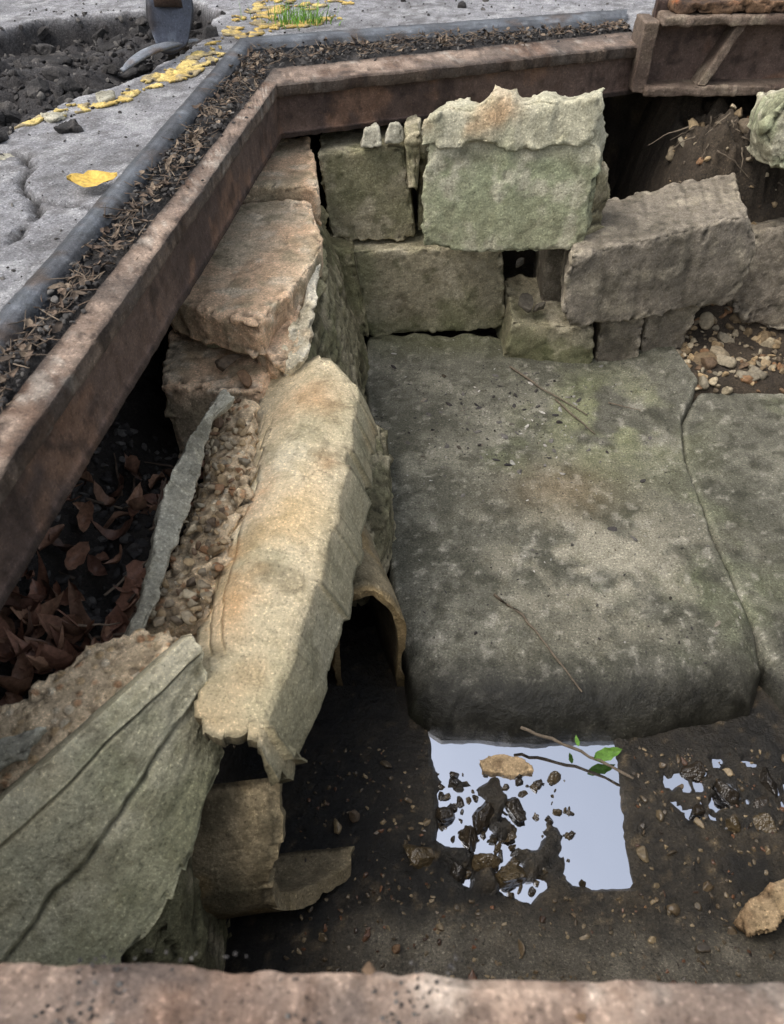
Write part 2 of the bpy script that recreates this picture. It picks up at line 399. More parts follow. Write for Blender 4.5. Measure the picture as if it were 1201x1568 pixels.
stones('street_gravel',pl,M['gran'])
ap=empty('broken_asphalt')
for i,(x,y,s) in enumerate([(-1.1,2.6,.07),(-1.02,2.5,.05),(-1.22,2.42,.06),(-.98,2.78,.045),(-1.33,2.5,.07),(-1.5,3.7,.12),(-1.3,3.95,.1),(-1.25,2.95,.06),(-1.05,3.75,.05),(-1.16,2.30,.06)]):
    pts=[];n=7
    for k in range(n):
        a=2*math.pi*k/n;r=s*random.uniform(.6,1.15);pts.append((x+r*math.cos(a),y+r*math.sin(a),gzs(x,y)+.02+random.uniform(-.012,.012)))
    prism('plate_%d'%i,pts,(0,0,-.025),M['slate'] if i in (0,3,9) else M['dark'],parent=ap,voxel=.007,a1=.006)
def strip(pts,w):
    pts=[Vector((p[0],p[1],0)) for p in pts];V=[];L=[]
    for i in range(len(pts)-1):
        m=int((pts[i+1]-pts[i]).length/.008)
        for q in range(m): L.append((pts[i].lerp(pts[i+1],q/m),(w[i]+(w[i+1]-w[i])*q/m),(pts[i+1]-pts[i]).normalized()))
    nv=24
    for p,ww,d in L:
        nrm=Vector((-d.y,d.x,0))
        for j in range(nv):
            q=p+nrm*ww*(j/(nv-1)-.5);V.append((q.x,q.y,abs(j/(nv-1)-.5)*2))
    A=np.array(V);fk=flake(A[:,0]*20,A[:,1]*20,0*A[:,0]+4)
    z=gz(A[:,0],A[:,1])+.006+.006*fk
    keep=(fbm(A[:,0]*10,A[:,1]*10,21,4)+.5*fk>-.06+.4*A[:,2]**4)
    F=gridfaces(len(L),nv);F=F[keep[F].all(1)]
    return np.column_stack([A[:,:2],z]),F
yl=empty('yellow_road_line')
for i,(p,w) in enumerate([([(-.72,3.52),(-.64,3.80),(-.58,4.2),(-.5,4.6)],[.14,.26,.2,.14]),([(-.62,3.78),(-.42,3.90),(-.24,4.0)],[.22,.22,.14]),([(-.45,4.2),(-.2,4.32)],[.18,.12]),([(-.70,3.50),(-.80,3.12),(-.93,2.84),(-1.05,2.70),(-1.2,2.52)],[.13,.16,.15,.12,.09])]):
    v,f=strip(p,w);o=meshobj('paint_%d'%i,v,f,M['yellow'],yl)
    md=o.modifiers.new('s','SOLIDIFY');md.thickness=.006;md.offset=-1
leaves('yellow_leaf',[(-.80,2.03,.02,.13,.09,.5,.1,.1,.5,.2)],M['leafyellow'])
V=[];F=[]
for i in range(170):
    x=-.42+rng.randn()*.08;y=3.90+rng.randn()*.05;h=rng.uniform(.03,.09);dx,dy=rng.randn(2)*.035;w=.003;a=rng.uniform(0,3.14);o=len(V)
    for t in (0,.5,1):
        ww=w*(1-t*.9);V+=[(x+dx*t*t-ww*math.cos(a),y+dy*t*t-ww*math.sin(a),h*t),(x+dx*t*t+ww*math.cos(a),y+dy*t*t+ww*math.sin(a),h*t)]
    F+=[(o,o+1,o+3,o+2),(o+2,o+3,o+5,o+4)]
meshobj('grass_tuft',V,F,M['grass'])
# shovel
sh=empty('shovel')
V=[];nu,nv=20,17
for i in range(nu):
    u=i/(nu-1)
    for j in range(nv):
        s=(j/(nv-1)-.5)*2
        w=.095*(1-.50*sstep(.35,.95,u))
        ang=s*1.15*(.5+.9*u)
        dx=w*math.sin(ang)/math.sin(1.2);dep=w*(1-math.cos(ang))*1.1
        V.append((-.86+dx*.9+.35*dep-.03*u,3.31+dx*.62+dep*.9+.10*u,.015+.27*u+.02*s*s*(1-u)))
o=meshobj('blade',V,gridfaces(nu,nv),M['toolsteel'],sh);md=o.modifiers.new('s','SOLIDIFY');md.thickness=.006
v,f=tube([(-.872,3.40,.15),(-.875,3.42,.22),(-.885,3.45,.40),(-.91,3.5,.7),(-.95,3.6,1.1)],.064,.045,20);meshobj('shaft',v,f,M['web'],sh)
V=[];nu,nv=26,7
for i in range(nu):
    u=i/(nu-1);px=-.975+.20*u;py=3.04+.43*u-.05*math.sin(math.pi*u)
    for j in range(nv):
        s=j/(nv-1);ww=.045*math.sin(math.pi*min(max(u,.04),.96))**.5
        V.append((px-ww*s*.9,py+ww*s*.5,.026+.03*math.sin(math.pi*u)-.012*(s-.3)**2+.012*s))
o=meshobj('tread',V,gridfaces(nu,nv),M['bar'],sh);md=o.modifiers.new('s','SOLIDIFY');md.thickness=.009
# ================================================================ steel frame
fr=empty('steel_pit_frame')
def densify(pr):
    out=[]
    for (a,b) in zip(pr[:-1],pr[1:]):
        m=max(1,int(max(abs(b[0]-a[0])/.12,abs(b[1]-a[1])/.015)))
        for q in range(m): out.append((a[0]+(b[0]-a[0])*q/m,a[1]+(b[1]-a[1])*q/m))
    out.append(pr[-1]);return out
def rail(name,A,B,profile,mat,nseg=340,amp=.003,parent=fr,tint=None,rus=.0025):
    V=[];profile=densify(profile)
    for i in range(nseg+1):
        t=i/nseg
        for (k,z) in profile:
            k0=int(math.floor(k));k1=min(k0+1,len(A)-1);q=k-k0
            a=(A[k0][0]*(1-q)+A[k1][0]*q,A[k0][1]*(1-q)+A[k1][1]*q)
            b=(B[k0][0]*(1-q)+B[k1][0]*q,B[k0][1]*(1-q)+B[k1][1]*q)
            V.append((a[0]+(b[0]-a[0])*t,a[1]+(b[1]-a[1])*t,z))
    P=np.array(V);x,y,z=P[:,0].copy(),P[:,1].copy(),P[:,2].copy()
    P[:,2]+=amp*fbm(x*9,y*9,z*9,4)+rus*fbm(x*40,y*40,z*40,3)+rus*.8*flake(x*26,y*26,z*26)
    P[:,0]+=amp*fbm(x*7+9,y*7,z*7,4)+rus*1.2*fbm(x*40,y*40,z*40,3);P[:,1]+=amp*fbm(x*7,y*7+5,z*7,4)+rus*1.2*fbm(x*40+9,y*40,z*40,3)
    o=meshobj(name,P,gridfaces(nseg+1,len(profile)),mat,parent,tint=tint)
    md=o.modifiers.new('e','EDGE_SPLIT');md.split_angle=math.radians(40)
    return o
LA=[(-.905,.05),(-.84,.05),(-.795,.05),(-.705,.05)]
LB=[(-.63,3.55),(-.565,3.41),(-.445,3.15),(-.41,2.93)]
FA=LB
FB=[(1.09,4.08),(1.03,3.84),(1.02,3.70),(1.03,3.47)]
pbar=[(0,-.08),(0,.012),(.1,.022),(.3,.027),(.6,.027),(.85,.02),(1,.008),(1,-.04)]
pch=[(.9,-.012),(1.2,-.012),(1.5,-.013),(1.8,-.012),(2.1,-.012)]
pfl=[(2,-.04),(2,.004),(2.05,.010),(2.3,.010),(2.5,.009),(2.7,.009),(2.97,.009),(3,.005),(3,-.020),(2.98,-.030),(2.8,-.034)]
pweb=[(2.86,-.030),(2.86,-.06),(2.86,-.09),(2.86,-.12),(2.86,-.155),(2.9,-.16),(2.9,-.175),(2.4,-.175)]
def t_fl(P,C,R):
    x,y,z=P.T;m=sstep(.0,.35,fbm(x*8,y*8,0*z+7,4))
    C=mixc(C,m*.65,G(82,74,68));return C,R
for nm,A,B in (('left',LA,LB),('far',FA,FB)):
    rail(nm+'_bar',A,B,pbar,M['bar'],rus=.0015);rail(nm+'_channel',A,B,pch,M['dark'],nseg=100)
    rail(nm+'_flange',A,B,pfl,M['steel'],tint=t_fl);rail(nm+'_web',A,B,pweb,M['web'])
NA=[(-1.0,-.04),(-1.0,.03),(-1.0,.10),(-1.0,.212)]
NB=[(2.4,-.10),(2.4,-.03),(2.4,.04),(2.4,.125)]
def t_near(P,C,R):
    x,y,z=P.T;n=fbm(x*14,y*18,0*z,4)
    C=mixc(C,np.full(len(x),.3),G(176,150,132))
    m=np.exp(-(((x+.24)/.08)**2+((y-.17)/.05)**2))*1.4+np.exp(-((x+.04)/.035)**2)*.9+.7*sstep(-.05,.35,fbm(x*7,y*10,0*z+3,4))
    C=mixc(C,np.clip(m,0,1)*sstep(-.3,.15,n)*.85,G(92,82,76));return C,R
rail('near_flange',NA,NB,[(0,-.08),(0,0),(.5,.004),(1,.002),(1.5,.004),(2,.003),(2.5,.004),(2.9,.003),(3,-.004),(3,-.03),(2.9,-.035)],M['steel'],nseg=600,amp=.006,tint=t_near,rus=.003)
rail('near_web',NA,NB,[(2.9,-.03),(2.88,-.17),(2.5,-.18)],M['web'],nseg=100)
RA=[(2.35,.05),(2.28,.05),(2.23,.05),(2.15,.05)];RB=[(2.35,3.6),(2.28,3.55),(2.23,3.5),(2.15,3.45)]
for nm,p,m in (('bar',pbar,M['bar']),('channel',pch,M['dark']),('flange',pfl,M['steel']),('web',pweb,M['web'])): rail('right_'+nm,RA,RB,p,m,nseg=60)
def sbox(name,x0,x1,ya,yb,z0,z1,dy,mat,amp=.004,parent=fr,fl=.002,**k):
    return box8(name,[(x0,ya,z1),(x1,yb,z1),(x1,yb,z0),(x0,ya,z0)],[(x0,ya+dy,z1),(x1,yb+dy,z1),(x1,yb+dy,z0),(x0,ya+dy,z0)],mat,parent=parent,a1=amp,a2=.002,chip=.2,fl=fl,smooth=0,**k)
sbox('corner_post',.995,1.055,3.42,3.42,-.15,.10,.16,M['orust'],.002,voxel=.006)
sbox('girder_web',1.05,2.3,3.50,3.56,-.15,.17,.04,M['web'],.004,voxel=.010)
sbox('girder_lower_flange',1.05,2.3,3.40,3.46,-.165,-.125,.12,M['orust'],.004,voxel=.008,fl=.004)
sbox('girder_upper_flange',1.06,2.3,3.40,3.46,.085,.125,.2,M['orust'],.006,voxel=.009,fl=.004)
sbox('rust_crust',1.10,2.3,3.42,3.48,.125,.165,.2,M['crustrust'],.012,voxel=.009,fl=.012)
box8('gusset',[(1.37,3.44,.09),(1.41,3.44,.09),(1.30,3.42,-.13),(1.26,3.42,-.13)],[(1.37,3.54,.09),(1.41,3.54,.09),(1.30,3.54,-.13),(1.26,3.54,-.13)],M['orust'],a1=.002,a2=.001,fl=.002,chip=.2,smooth=0,parent=fr,voxel=.006)
def chan(A,B,n,name,smax):
    V=[];nv=13;ns=int(math.hypot(B[1][0]-A[1][0],B[1][1]-A[1][1])/.008)
    for i in range(ns):
        t=i/(ns-1);a=[A[1][q]+(B[1][q]-A[1][q])*t for q in (0,1)];b=[A[2][q]+(B[2][q]-A[2][q])*t for q in (0,1)]
        for j in range(nv):
            s=j/(nv-1)*1.35-.15;V.append((a[0]+(b[0]-a[0])*s,a[1]+(b[1]-a[1])*s,s))
    P=np.array(V);s=P[:,2].copy()
    P[:,2]=-.008+.020*np.sin(np.clip(s+.05,0,1)*np.pi)*(.7+.9*fbm(P[:,0]*12,P[:,1]*12,0,4))+.014*fbm(P[:,0]*25,P[:,1]*25,0,3)+.01*flake(P[:,0]*40,P[:,1]*40,0*s)
    meshobj(name+'_dirt',P,gridfaces(ns,nv),M['dark'],fr)
    pl=[];tw=[];lf=[]
    for _ in range(n):
        t=rng.rand();s=rng.normal(.5,.30)
        if s<-.12 or (s>smax and rng.rand()<.55): continue
        a=[A[1][q]+(B[1][q]-A[1][q])*t for q in (0,1)];b=[A[2][q]+(B[2][q]-A[2][q])*t for q in (0,1)]
        x=a[0]+(b[0]-a[0])*s;y=a[1]+(b[1]-a[1])*s;z=.008+.010*rng.rand()
        k=rng.rand()
        if k<.6: r=rng.uniform(.003,.010);pl.append((x,y,z,r))
        elif k<.88:
            an=rng.uniform(0,6.28);L=rng.uniform(.01,.06)
            tw.append(([(x,y,z+.004),(x+L*math.cos(an),y+L*math.sin(an),z+.006+rng.uniform(0,.014))],.0014,.0006))
        else: lf.append((x,y,z+.006,rng.uniform(.015,.045),rng.uniform(.008,.018),rng.uniform(0,6.28),rng.uniform(-.5,.5),rng.uniform(-.6,.6),rng.uniform(-1,2),.4))
    stones(name+'_granules',pl,M['gran'],fr);twigs(name+'_twigs',tw,M['straw'],fr);leaves(name+'_litter',lf,M['straw'],fr)
chan(LA,LB,2100,'left',1.0);chan(FA,FB,1300,'far',1.0)
pl=[]
for _ in range(3000):
    x=rng.uniform(-.6,.6);y=.17-.02*(x)+rng.uniform(-.12,.03)
    w_=float(fbm(np.array([x*9]),np.array([y*12]),np.array([0.]),3)[0])
    if w_<.20-.5*math.exp(-(((x+.24)/.07)**2+((y-.17)/.06)**2)): continue
    pl.append((x,y,.005,rng.uniform(.0008,.0028)))
stones('near_granules',pl,M['gran'],fr)
stones('near_pebbles',[(-.02,.188,.010,.007),(.17,.15,.008,.005),(.25,.13,.008,.004)],M['peb'],fr,hi=1)
# ================================================================ pit walls and floor
W=[(-1.02,-.05),(-.90,3.55),(1.12,4.02),(2.35,4.02),(2.35,-.05)]
nz_=28;loop=[]
for i in range(5):
    a=W[i];b=W[(i+1)%5];m=int(math.hypot(b[0]-a[0],b[1]-a[1])/.03)
    for q in range(m): loop.append((a[0]+(b[0]-a[0])*q/m,a[1]+(b[1]-a[1])*q/m))
cx,cy=.6,1.9
P=[]
for (x,y) in loop:
    for k in range(nz_): P.append((x,y,-.015-1.4*k/(nz_-1)))
P=np.array(P);d=fbm(P[:,0]*4,P[:,1]*4,P[:,2]*4,4)*.06+.02*fbm(P[:,0]*20,P[:,1]*20,P[:,2]*20,3)
vx=cx-P[:,0];vy=cy-P[:,1];L=np.hypot(vx,vy);P[:,0]+=vx/L*d;P[:,1]+=vy/L*d
nl=len(loop);F=[]
for i in range(nl):
    for k in range(nz_-1):
        a=i*nz_+k;b=((i+1)%nl)*nz_+k;F.append((a,b,b+1,a+1))
meshobj('soil_pit_wall',P,F,M['soil'])
POOL=[(.105,1.2),(.66,1.2),(.60,.655),(.50,.64),(.44,.67),(.34,.62),(.20,.64),(.10,.72),(.12,.80)]  # outline shaped to the bright sky reflection's edges, not the water's full extent
def fz(X,Y):
    z=-1.165+.014*fbm(X*5,Y*5,1,4)+.009*fbm(X*22,Y*22,3,3)+.005*flake(X*22,Y*22,0*X)
    d=sdf(X,Y,POOL)+.012*fbm(X*25,Y*25,8,3)
    ins=sstep(-.012,.02,d)
    z=z-ins*.040
    isl=sstep(.0,.30,fbm(X*15,Y*15,14,4));isl=isl*sstep(1.0,.82,Y)*sstep(.52,.32,X)
    z=z+isl*ins*.07
    rp=sstep(.15,.03,np.hypot((X-.93)/1.7,(Y-.89)))*sstep(.05,.18,fbm(X*20,Y*20,19,4))
    z=z-.045*rp
    z=z+.05*sstep(.60,.35,Y)*sstep(-.2,.1,X)
    xb=-.52+.05*fbm(X*0,Y*4,2,3)
    tr=sstep(xb+.14,xb-.02,X)
    zt=-.60-.14*sstep(1.3,1.6,Y)+.07*fbm(X*5,Y*5,6,4)+.03*fbm(X*20,Y*20,6,3)+.12*sstep(-.72,-.9,X)
    z=z*(1-tr)+zt*tr
    g=sstep(1.1,1.25,X)*sstep(2.45,2.6,Y);z=z+g*(.165)
    bk=sstep(1.08,1.3,X)*sstep(2.92,3.35,Y)
    z=z+bk*(.72+.16*fbm(X*6,Y*6,31,4)+.08*fbm(X*20,Y*20,33,3)+.05*flake(X*12,Y*12,0*X))
    return z
def t_mud(P,C,R):
    x,y=P[:,0],P[:,1]
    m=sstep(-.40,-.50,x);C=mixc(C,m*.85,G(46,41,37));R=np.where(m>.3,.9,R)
    m=sstep(.62,.48,y+.05*fbm(x*7,y*7,0,3))*sstep(-.2,.0,x)
    C=mixc(C,m*(.5+.5*sstep(-.1,.4,fbm(x*14,y*14,2,4))),G(112,105,91));R=R+m*.4
    m=sstep(1.1,1.2,x)*sstep(2.4,2.6,y);C=mixc(C,m*.8,G(76,65,52))*(1-.35*m*sstep(-.1,.3,fbm(x*9,y*9,5,4)))[:,None];R=np.where(m>.3,.9,R)
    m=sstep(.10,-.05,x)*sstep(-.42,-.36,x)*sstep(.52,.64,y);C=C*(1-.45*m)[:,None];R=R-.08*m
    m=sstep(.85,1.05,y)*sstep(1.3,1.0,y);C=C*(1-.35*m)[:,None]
    return C,R
v,f=hfield(-1.06,2.4,-.1,4.06,.0115,fz)
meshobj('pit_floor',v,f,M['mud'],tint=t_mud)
def fza(A): A=np.array(A);return fz(A[:,0],A[:,1])
def fzs(x,y): return float(fz(np.array([x]),np.array([y]))[0])
t=NT('puddle_water');gl=t.n('ShaderNodeBsdfGlossy');gl.inputs['Roughness'].default_value=.01;gl.inputs['Color'].default_value=(.90,.93,1,1)
di=t.n('ShaderNodeBsdfTransparent');di.inputs[0].default_value=(.55,.5,.42,1)
mx=t.n('ShaderNodeMixShader');fr_=t.n('ShaderNodeFresnel');fr_.inputs[0].default_value=1.33
t.l(t.math('ADD',fr_.outputs[0],.76),mx.inputs[0]);t.l(di.outputs[0],mx.inputs[1]);t.l(gl.outputs[0],mx.inputs[2])  # reflectance raised above real water to brighten the sky reflection
nb=t.bump(t.noise(7,1,.5),.0010);t.l(nb,gl.inputs['Normal']);t.l(mx.outputs[0],t.out.inputs[0])
meshobj('puddle_water',[(-.3,.3,-1.18),(1.5,.3,-1.18),(1.5,1.3,-1.18),(-.3,1.3,-1.18)],[(0,1,2,3)],t.m)
# ================================================================ concrete floor slabs
SL=[(-.12,2.97),(.30,2.97),(.67,2.88),(.95,2.80),(1.23,2.88),(1.28,2.58),(1.16,2.36),(1.11,2.12),(1.10,1.88),(1.09,1.69),(1.10,1.49),(1.11,1.34),(1.11,1.22),(1.05,1.12),(.73,1.05),(.45,1.04),(.14,1.05),(.05,1.12),(.035,1.25),(0,1.52),(-.03,1.78),(-.08,2.2),(-.12,2.6)]
def slz(poly,top,rad_front,rad,yf,dep0=.05):
    def f(X,Y):
        jx=.012*fbm(X*6,Y*6,40,4)+.003*flake(X*25,Y*25,0*X);d=sdf(X,Y,poly)+jx
        r=rad+(rad_front-rad)*sstep(yf+.45,yf+.05,Y)
        t=np.clip(d/r,0,1);h=1-np.sqrt(np.clip(1-(1-t)**2,0,1))
        z=top+.014*fbm(X*2.2,Y*2.2,50,3)+.004*fbm(X*14,Y*14,51,4)+.0015*fbm(X*45,Y*45,51,2)-h*(dep0+(.15-dep0)*sstep(yf+.40,yf+.1,Y))
        z=z-.004*sstep(.25,.5,fbm(X*12,Y*12,90,3))
        z=z-np.where(d<0,np.clip(-d*8,0,.3),0)
        return z
    return f
def m1(poly,pad=.05): return lambda X,Y: sdf(X,Y,poly)>-pad
f1=slz(SL,-1.03,.22,.02,1.03,.035)
def f1b(X,Y):
    z=f1(X,Y);return z+.05*sstep(.95,1.2,X)*sstep(2.2,2.75,Y)+.03*sstep(2.7,2.95,Y)*(.5+fbm(X*10,Y*10,60,3))
def t_floor(P,C,R):
    x,y,z=P.T;nn=fbm(x*4,y*4,0,4)
    m=np.exp(-(((x-.68)/.38)**2+((y-1.62)/.33)**2))*sstep(-.25,.25,fbm(x*9,y*9,3,4));C=mixc(C,m*.75,G(160,154,136))
    m=np.exp(-(((x-.85)/.30)**2+((y-2.35)/.30)**2))*sstep(-.2,.3,fbm(x*7,y*7,8,4));C=mixc(C,m*.75,G(136,138,104))
    m=np.exp(-(((x-.15)/.40)**2+((y-2.3)/.55)**2))*sstep(-.4,.2,fbm(x*6,y*6,18,4));C=mixc(C,m*.55,G(72,71,61))
    m=np.exp(-(((x-.62)/.18)**2+((y-1.95)/.14)**2));C=mixc(C,m*.4,G(134,114,84))
    m=sstep(2.72,2.92,y);C=mixc(C,m*.6,G(90,90,64))
    yy=y+.05*nn+.03*fbm(x*11,y*11,5,3)
    wet=np.maximum(sstep(1.28,1.12,yy),sstep(-1.085,-1.11,z+.01*nn)*(y<2))
    wet=np.maximum(wet,sstep(1.10,1.25,x)*sstep(1.55,1.30,yy))
    C=C*(1-.85*wet)[:,None];R=R-.5*wet
    return C,R
v,f=hfield(-.2,1.36,.93,3.05,.008,f1b,mask=m1(SL))
meshobj('concrete_floor_slab',v,f,M['floor'],tint=t_floor)
RS=[(1.29,2.56),(1.53,2.72),(2.3,2.7),(2.3,.8),(1.35,.95),(1.15,1.12),(1.112,1.22),(1.112,1.34),(1.102,1.49),(1.092,1.69),(1.102,1.88),(1.112,2.12),(1.162,2.35)]
f2=slz(RS,-1.05,.22,.012,1.0,.01)
v,f=hfield(1.04,2.36,.75,2.8,.011,f2,mask=m1(RS))
meshobj('concrete_floor_slab.001',v,f,M['floor'],tint=t_floor)
# ================================================================ back wall blocks
bw=empty('block_wall')
B=box8
def t_moss(P,C,R):
    x,y,z=P.T;m=sstep(-.85,-1.0,z+.05*fbm(x*8,y*8,z*8,3))*.5+.25*sstep(.0,.4,fbm(x*4,y*4,z*4+9,4))
    return mixc(C,m,G(98,102,68)),R
B('block_a',[(-.29,3.0,-.24),(.045,3.0,-.22),(.10,3.0,-.59),(-.25,3.0,-.60)],[(-.29,3.3,-.24),(.05,3.3,-.22),(.10,3.3,-.59),(-.25,3.3,-.60)],M['block'],parent=bw)
B('block_b',[(-.17,2.95,-.615),(.455,2.95,-.59),(.515,2.95,-.98),(-.11,2.95,-1.03)],[(-.17,3.3,-.615),(.46,3.3,-.59),(.51,3.3,-.98),(-.11,3.3,-1.03)],M['block'],parent=bw,tint=t_moss)
B('block_c',[(.11,3.06,-.2),(.8,3.06,-.2),(.8,3.06,-.58),(.11,3.06,-.58)],[(.11,3.3,-.2),(.8,3.3,-.2),(.8,3.3,-.58),(.11,3.3,-.58)],M['block'],parent=bw)
B('block_d',[(.045,2.93,-.16),(.11,2.93,-.15),(.10,2.93,-.37),(.065,2.93,-.36)],[(.045,3.2,-.16),(.11,3.2,-.15),(.10,3.2,-.37),(.065,3.2,-.36)],M['block'],parent=bw)
B('sliver',[(-.28,2.92,-.57),(-.16,2.9,-.60),(-.10,2.9,-1.0),(-.2,2.9,-1.03)],[(-.28,3.2,-.57),(-.16,3.2,-.60),(-.10,3.2,-1.0),(-.2,3.2,-1.03)],M['strata'],parent=bw)
B('base_a',[(.50,2.78,-.84),(.855,2.75,-.86),(.88,2.74,-1.06),(.48,2.78,-1.06)],[(.50,3.1,-.79),(.855,3.1,-.83),(.88,3.1,-1.06),(.48,3.1,-1.06)],M['block'],parent=bw,tint=t_moss,a1=.02)
B('base_b',[(.875,2.76,-.83),(1.05,2.76,-.82),(1.08,2.76,-1.05),(.89,2.76,-1.05)],[(.875,3.1,-.83),(1.05,3.1,-.82),(1.08,3.1,-1.05),(.89,3.1,-1.05)],M['blockgrey'],parent=bw)
B('base_c',[(1.07,2.80,-.80),(1.31,2.82,-.74),(1.26,2.80,-1.05),(1.09,2.78,-1.05)],[(1.07,3.15,-.80),(1.33,3.15,-.74),(1.26,3.15,-1.05),(1.09,3.15,-1.05)],M['blockgrey'],parent=bw)
B('hole_block',[(.63,2.92,-.53),(.8,2.92,-.53),(.8,2.92,-.85),(.65,2.92,-.85)],[(.63,3.2,-.53),(.8,3.2,-.53),(.8,3.2,-.85),(.65,3.2,-.85)],M['blockgrey'],parent=bw)
solid('grey_chip_a',[(-.12,2.95,-.21),(-.04,2.94,-.20),(-.05,2.96,-.13),(-.10,2.97,-.14),(-.12,3.03,-.21),(-.04,3.03,-.20),(-.06,3.02,-.14)],None,M['slate'],parent=bw,voxel=.006,fl=.004)
solid('grey_chip_b',[(-.03,2.95,-.20),(.05,2.95,-.19),(.035,2.96,-.13),(-.01,2.96,-.12),(-.03,3.03,-.20),(.05,3.03,-.19),(.02,3.02,-.13)],None,M['slate'],parent=bw,voxel=.006,fl=.004)
stones('rubble',[(.56,2.82,-.78,.04),(.62,2.8,-.79,.03),(.52,2.86,-.62,.03)],M['bits'],bw,hi=1)
cs=empty('tilted_concrete_slab')
def t_cs(P,C,R):
    x,y,z=P.T;n=fbm(x*7,y*7,z*7,4)
    m=sstep(-.20,-.12,z+.05*n);C=mixc(C,m*.45,G(198,192,166))
    m=np.exp(-(((x-.22)/.14)**2+((z+.06)/.05)**2))+np.exp(-(((x-.38)/.05)**2+((z+.03)/.05)**2));C=mixc(C,np.clip(m,0,1)*.7*sstep(-.3,.2,n),G(206,166,124))
    m=sstep(-.25,-.45,z+.08*n);C=mixc(C,m*.35,G(144,139,112))
    return C,R
prism('body',[(.115,2.77,-.10),(.30,2.80,-.05),(.60,2.80,-.06),(.71,2.80,-.04),(.745,2.77,-.19),(.735,2.73,-.49),(.70,2.72,-.515),(.41,2.72,-.52),(.12,2.73,-.50),(.10,2.75,-.30),(.12,2.76,-.2)],(.05,.13,.02),M['slabgreen'],parent=cs,a1=.007,fl=.005,ff=9,tint=t_cs)
prism('crust',[(.10,2.772,-.05),(.20,2.785,-.015),(.29,2.785,-.02),(.33,2.795,.02),(.40,2.795,.015),(.44,2.795,-.01),(.50,2.795,.01),(.60,2.795,-.005),(.715,2.795,.015),(.725,2.770,-.15),(.60,2.770,-.135),(.44,2.766,-.16),(.30,2.765,-.13),(.20,2.763,-.15),(.10,2.763,-.14)],(.03,.09,.0),M['slabgreen'],parent=cs,a1=.005,jag=.010,smooth=0,fl=.007,tint=t_cs)
prism('broken_edge',[(.74,2.78,-.20),(.80,2.83,-.26),(.84,2.86,-.34),(.82,2.85,-.40),(.84,2.84,-.50),(.74,2.77,-.50)],(.02,.12,0),M['strata'],parent=cs,strata=.02,jag=.015)
prism('concrete_block',[(.665,2.64,-.485),(1.365,2.80,-.40),(1.45,2.81,-.55),(1.435,2.80,-.70),(1.40,2.80,-.78),(1.22,2.76,-.775),(.95,2.70,-.80),(.72,2.65,-.80),(.665,2.64,-.70)],(.06,.40,.02),M['blockgrey'],a1=.010,voxel=.009,jag=.008)
lw=empty('broken_side_wall')
B('cap_a',[(-.55,2.71,-.25),(-.26,2.69,-.25),(-.26,2.70,-.40),(-.55,2.72,-.40)],[(-.54,3.16,-.23),(-.33,3.16,-.23),(-.33,3.16,-.40),(-.54,3.16,-.40)],M['tan'],parent=lw)
prism('cap_b',[(-.585,2.69,-.30),(-.40,2.68,-.29),(-.28,2.66,-.29),(-.225,2.35,-.30),(-.26,2.16,-.30),(-.33,2.0,-.31),(-.38,1.87,-.315),(-.46,1.91,-.32),(-.56,1.95,-.31),(-.69,2.02,-.31),(-.66,2.39,-.30)],(0,0,-.12),M['tan'],parent=lw,a1=.008,jag=.007,fl=.009,ff=9)
solid('core',[(-.55,3.0,-.42),(-.30,2.95,-.40),(-.235,2.35,-.40),(-.28,1.90,-.46),(-.55,2.05,-.45),(-.55,3.0,-1.1),(-.11,3.0,-1.1),(-.12,2.5,-1.1),(-.08,2.1,-1.1),(-.07,1.75,-1.1),(-.55,1.8,-1.1)],None,M['strata'],parent=lw,voxel=.010,a1=.03,f1=5,a2=.006,strata=.016,fl=.03,ff=7)
prism('pale_break',[(-.27,2.27,-.33),(-.225,2.30,-.33),(-.235,2.1,-.38),(-.245,1.88,-.43),(-.30,1.84,-.45),(-.33,1.92,-.42),(-.27,2.1,-.36)],(-.03,.03,-.10),M['slabtop'],parent=lw,a1=.006,jag=.006,fl=.006)
prism('chunk',[(-.41,2.10,-.39),(-.33,2.20,-.38),(-.28,2.10,-.38),(-.27,1.90,-.42),(-.34,1.86,-.44),(-.41,1.93,-.43)],(0,0,-.1),M['tan'],parent=lw,a1=.008,fl=.008,jag=.008)
B('lower_block',[(-.70,1.84,-.50),(-.37,1.80,-.50),(-.36,1.78,-.9),(-.67,1.78,-.9)],[(-.70,2.12,-.47),(-.37,2.12,-.47),(-.37,2.1,-.9),(-.7,2.1,-.9)],M['tan'],parent=lw,a1=.02,fl=.014,ff=9)
stones('loose_stones',[(-.50,1.90,-.46,.04),(-.44,1.84,-.48,.03)],M['peb'],lw,hi=2,smooth=True)
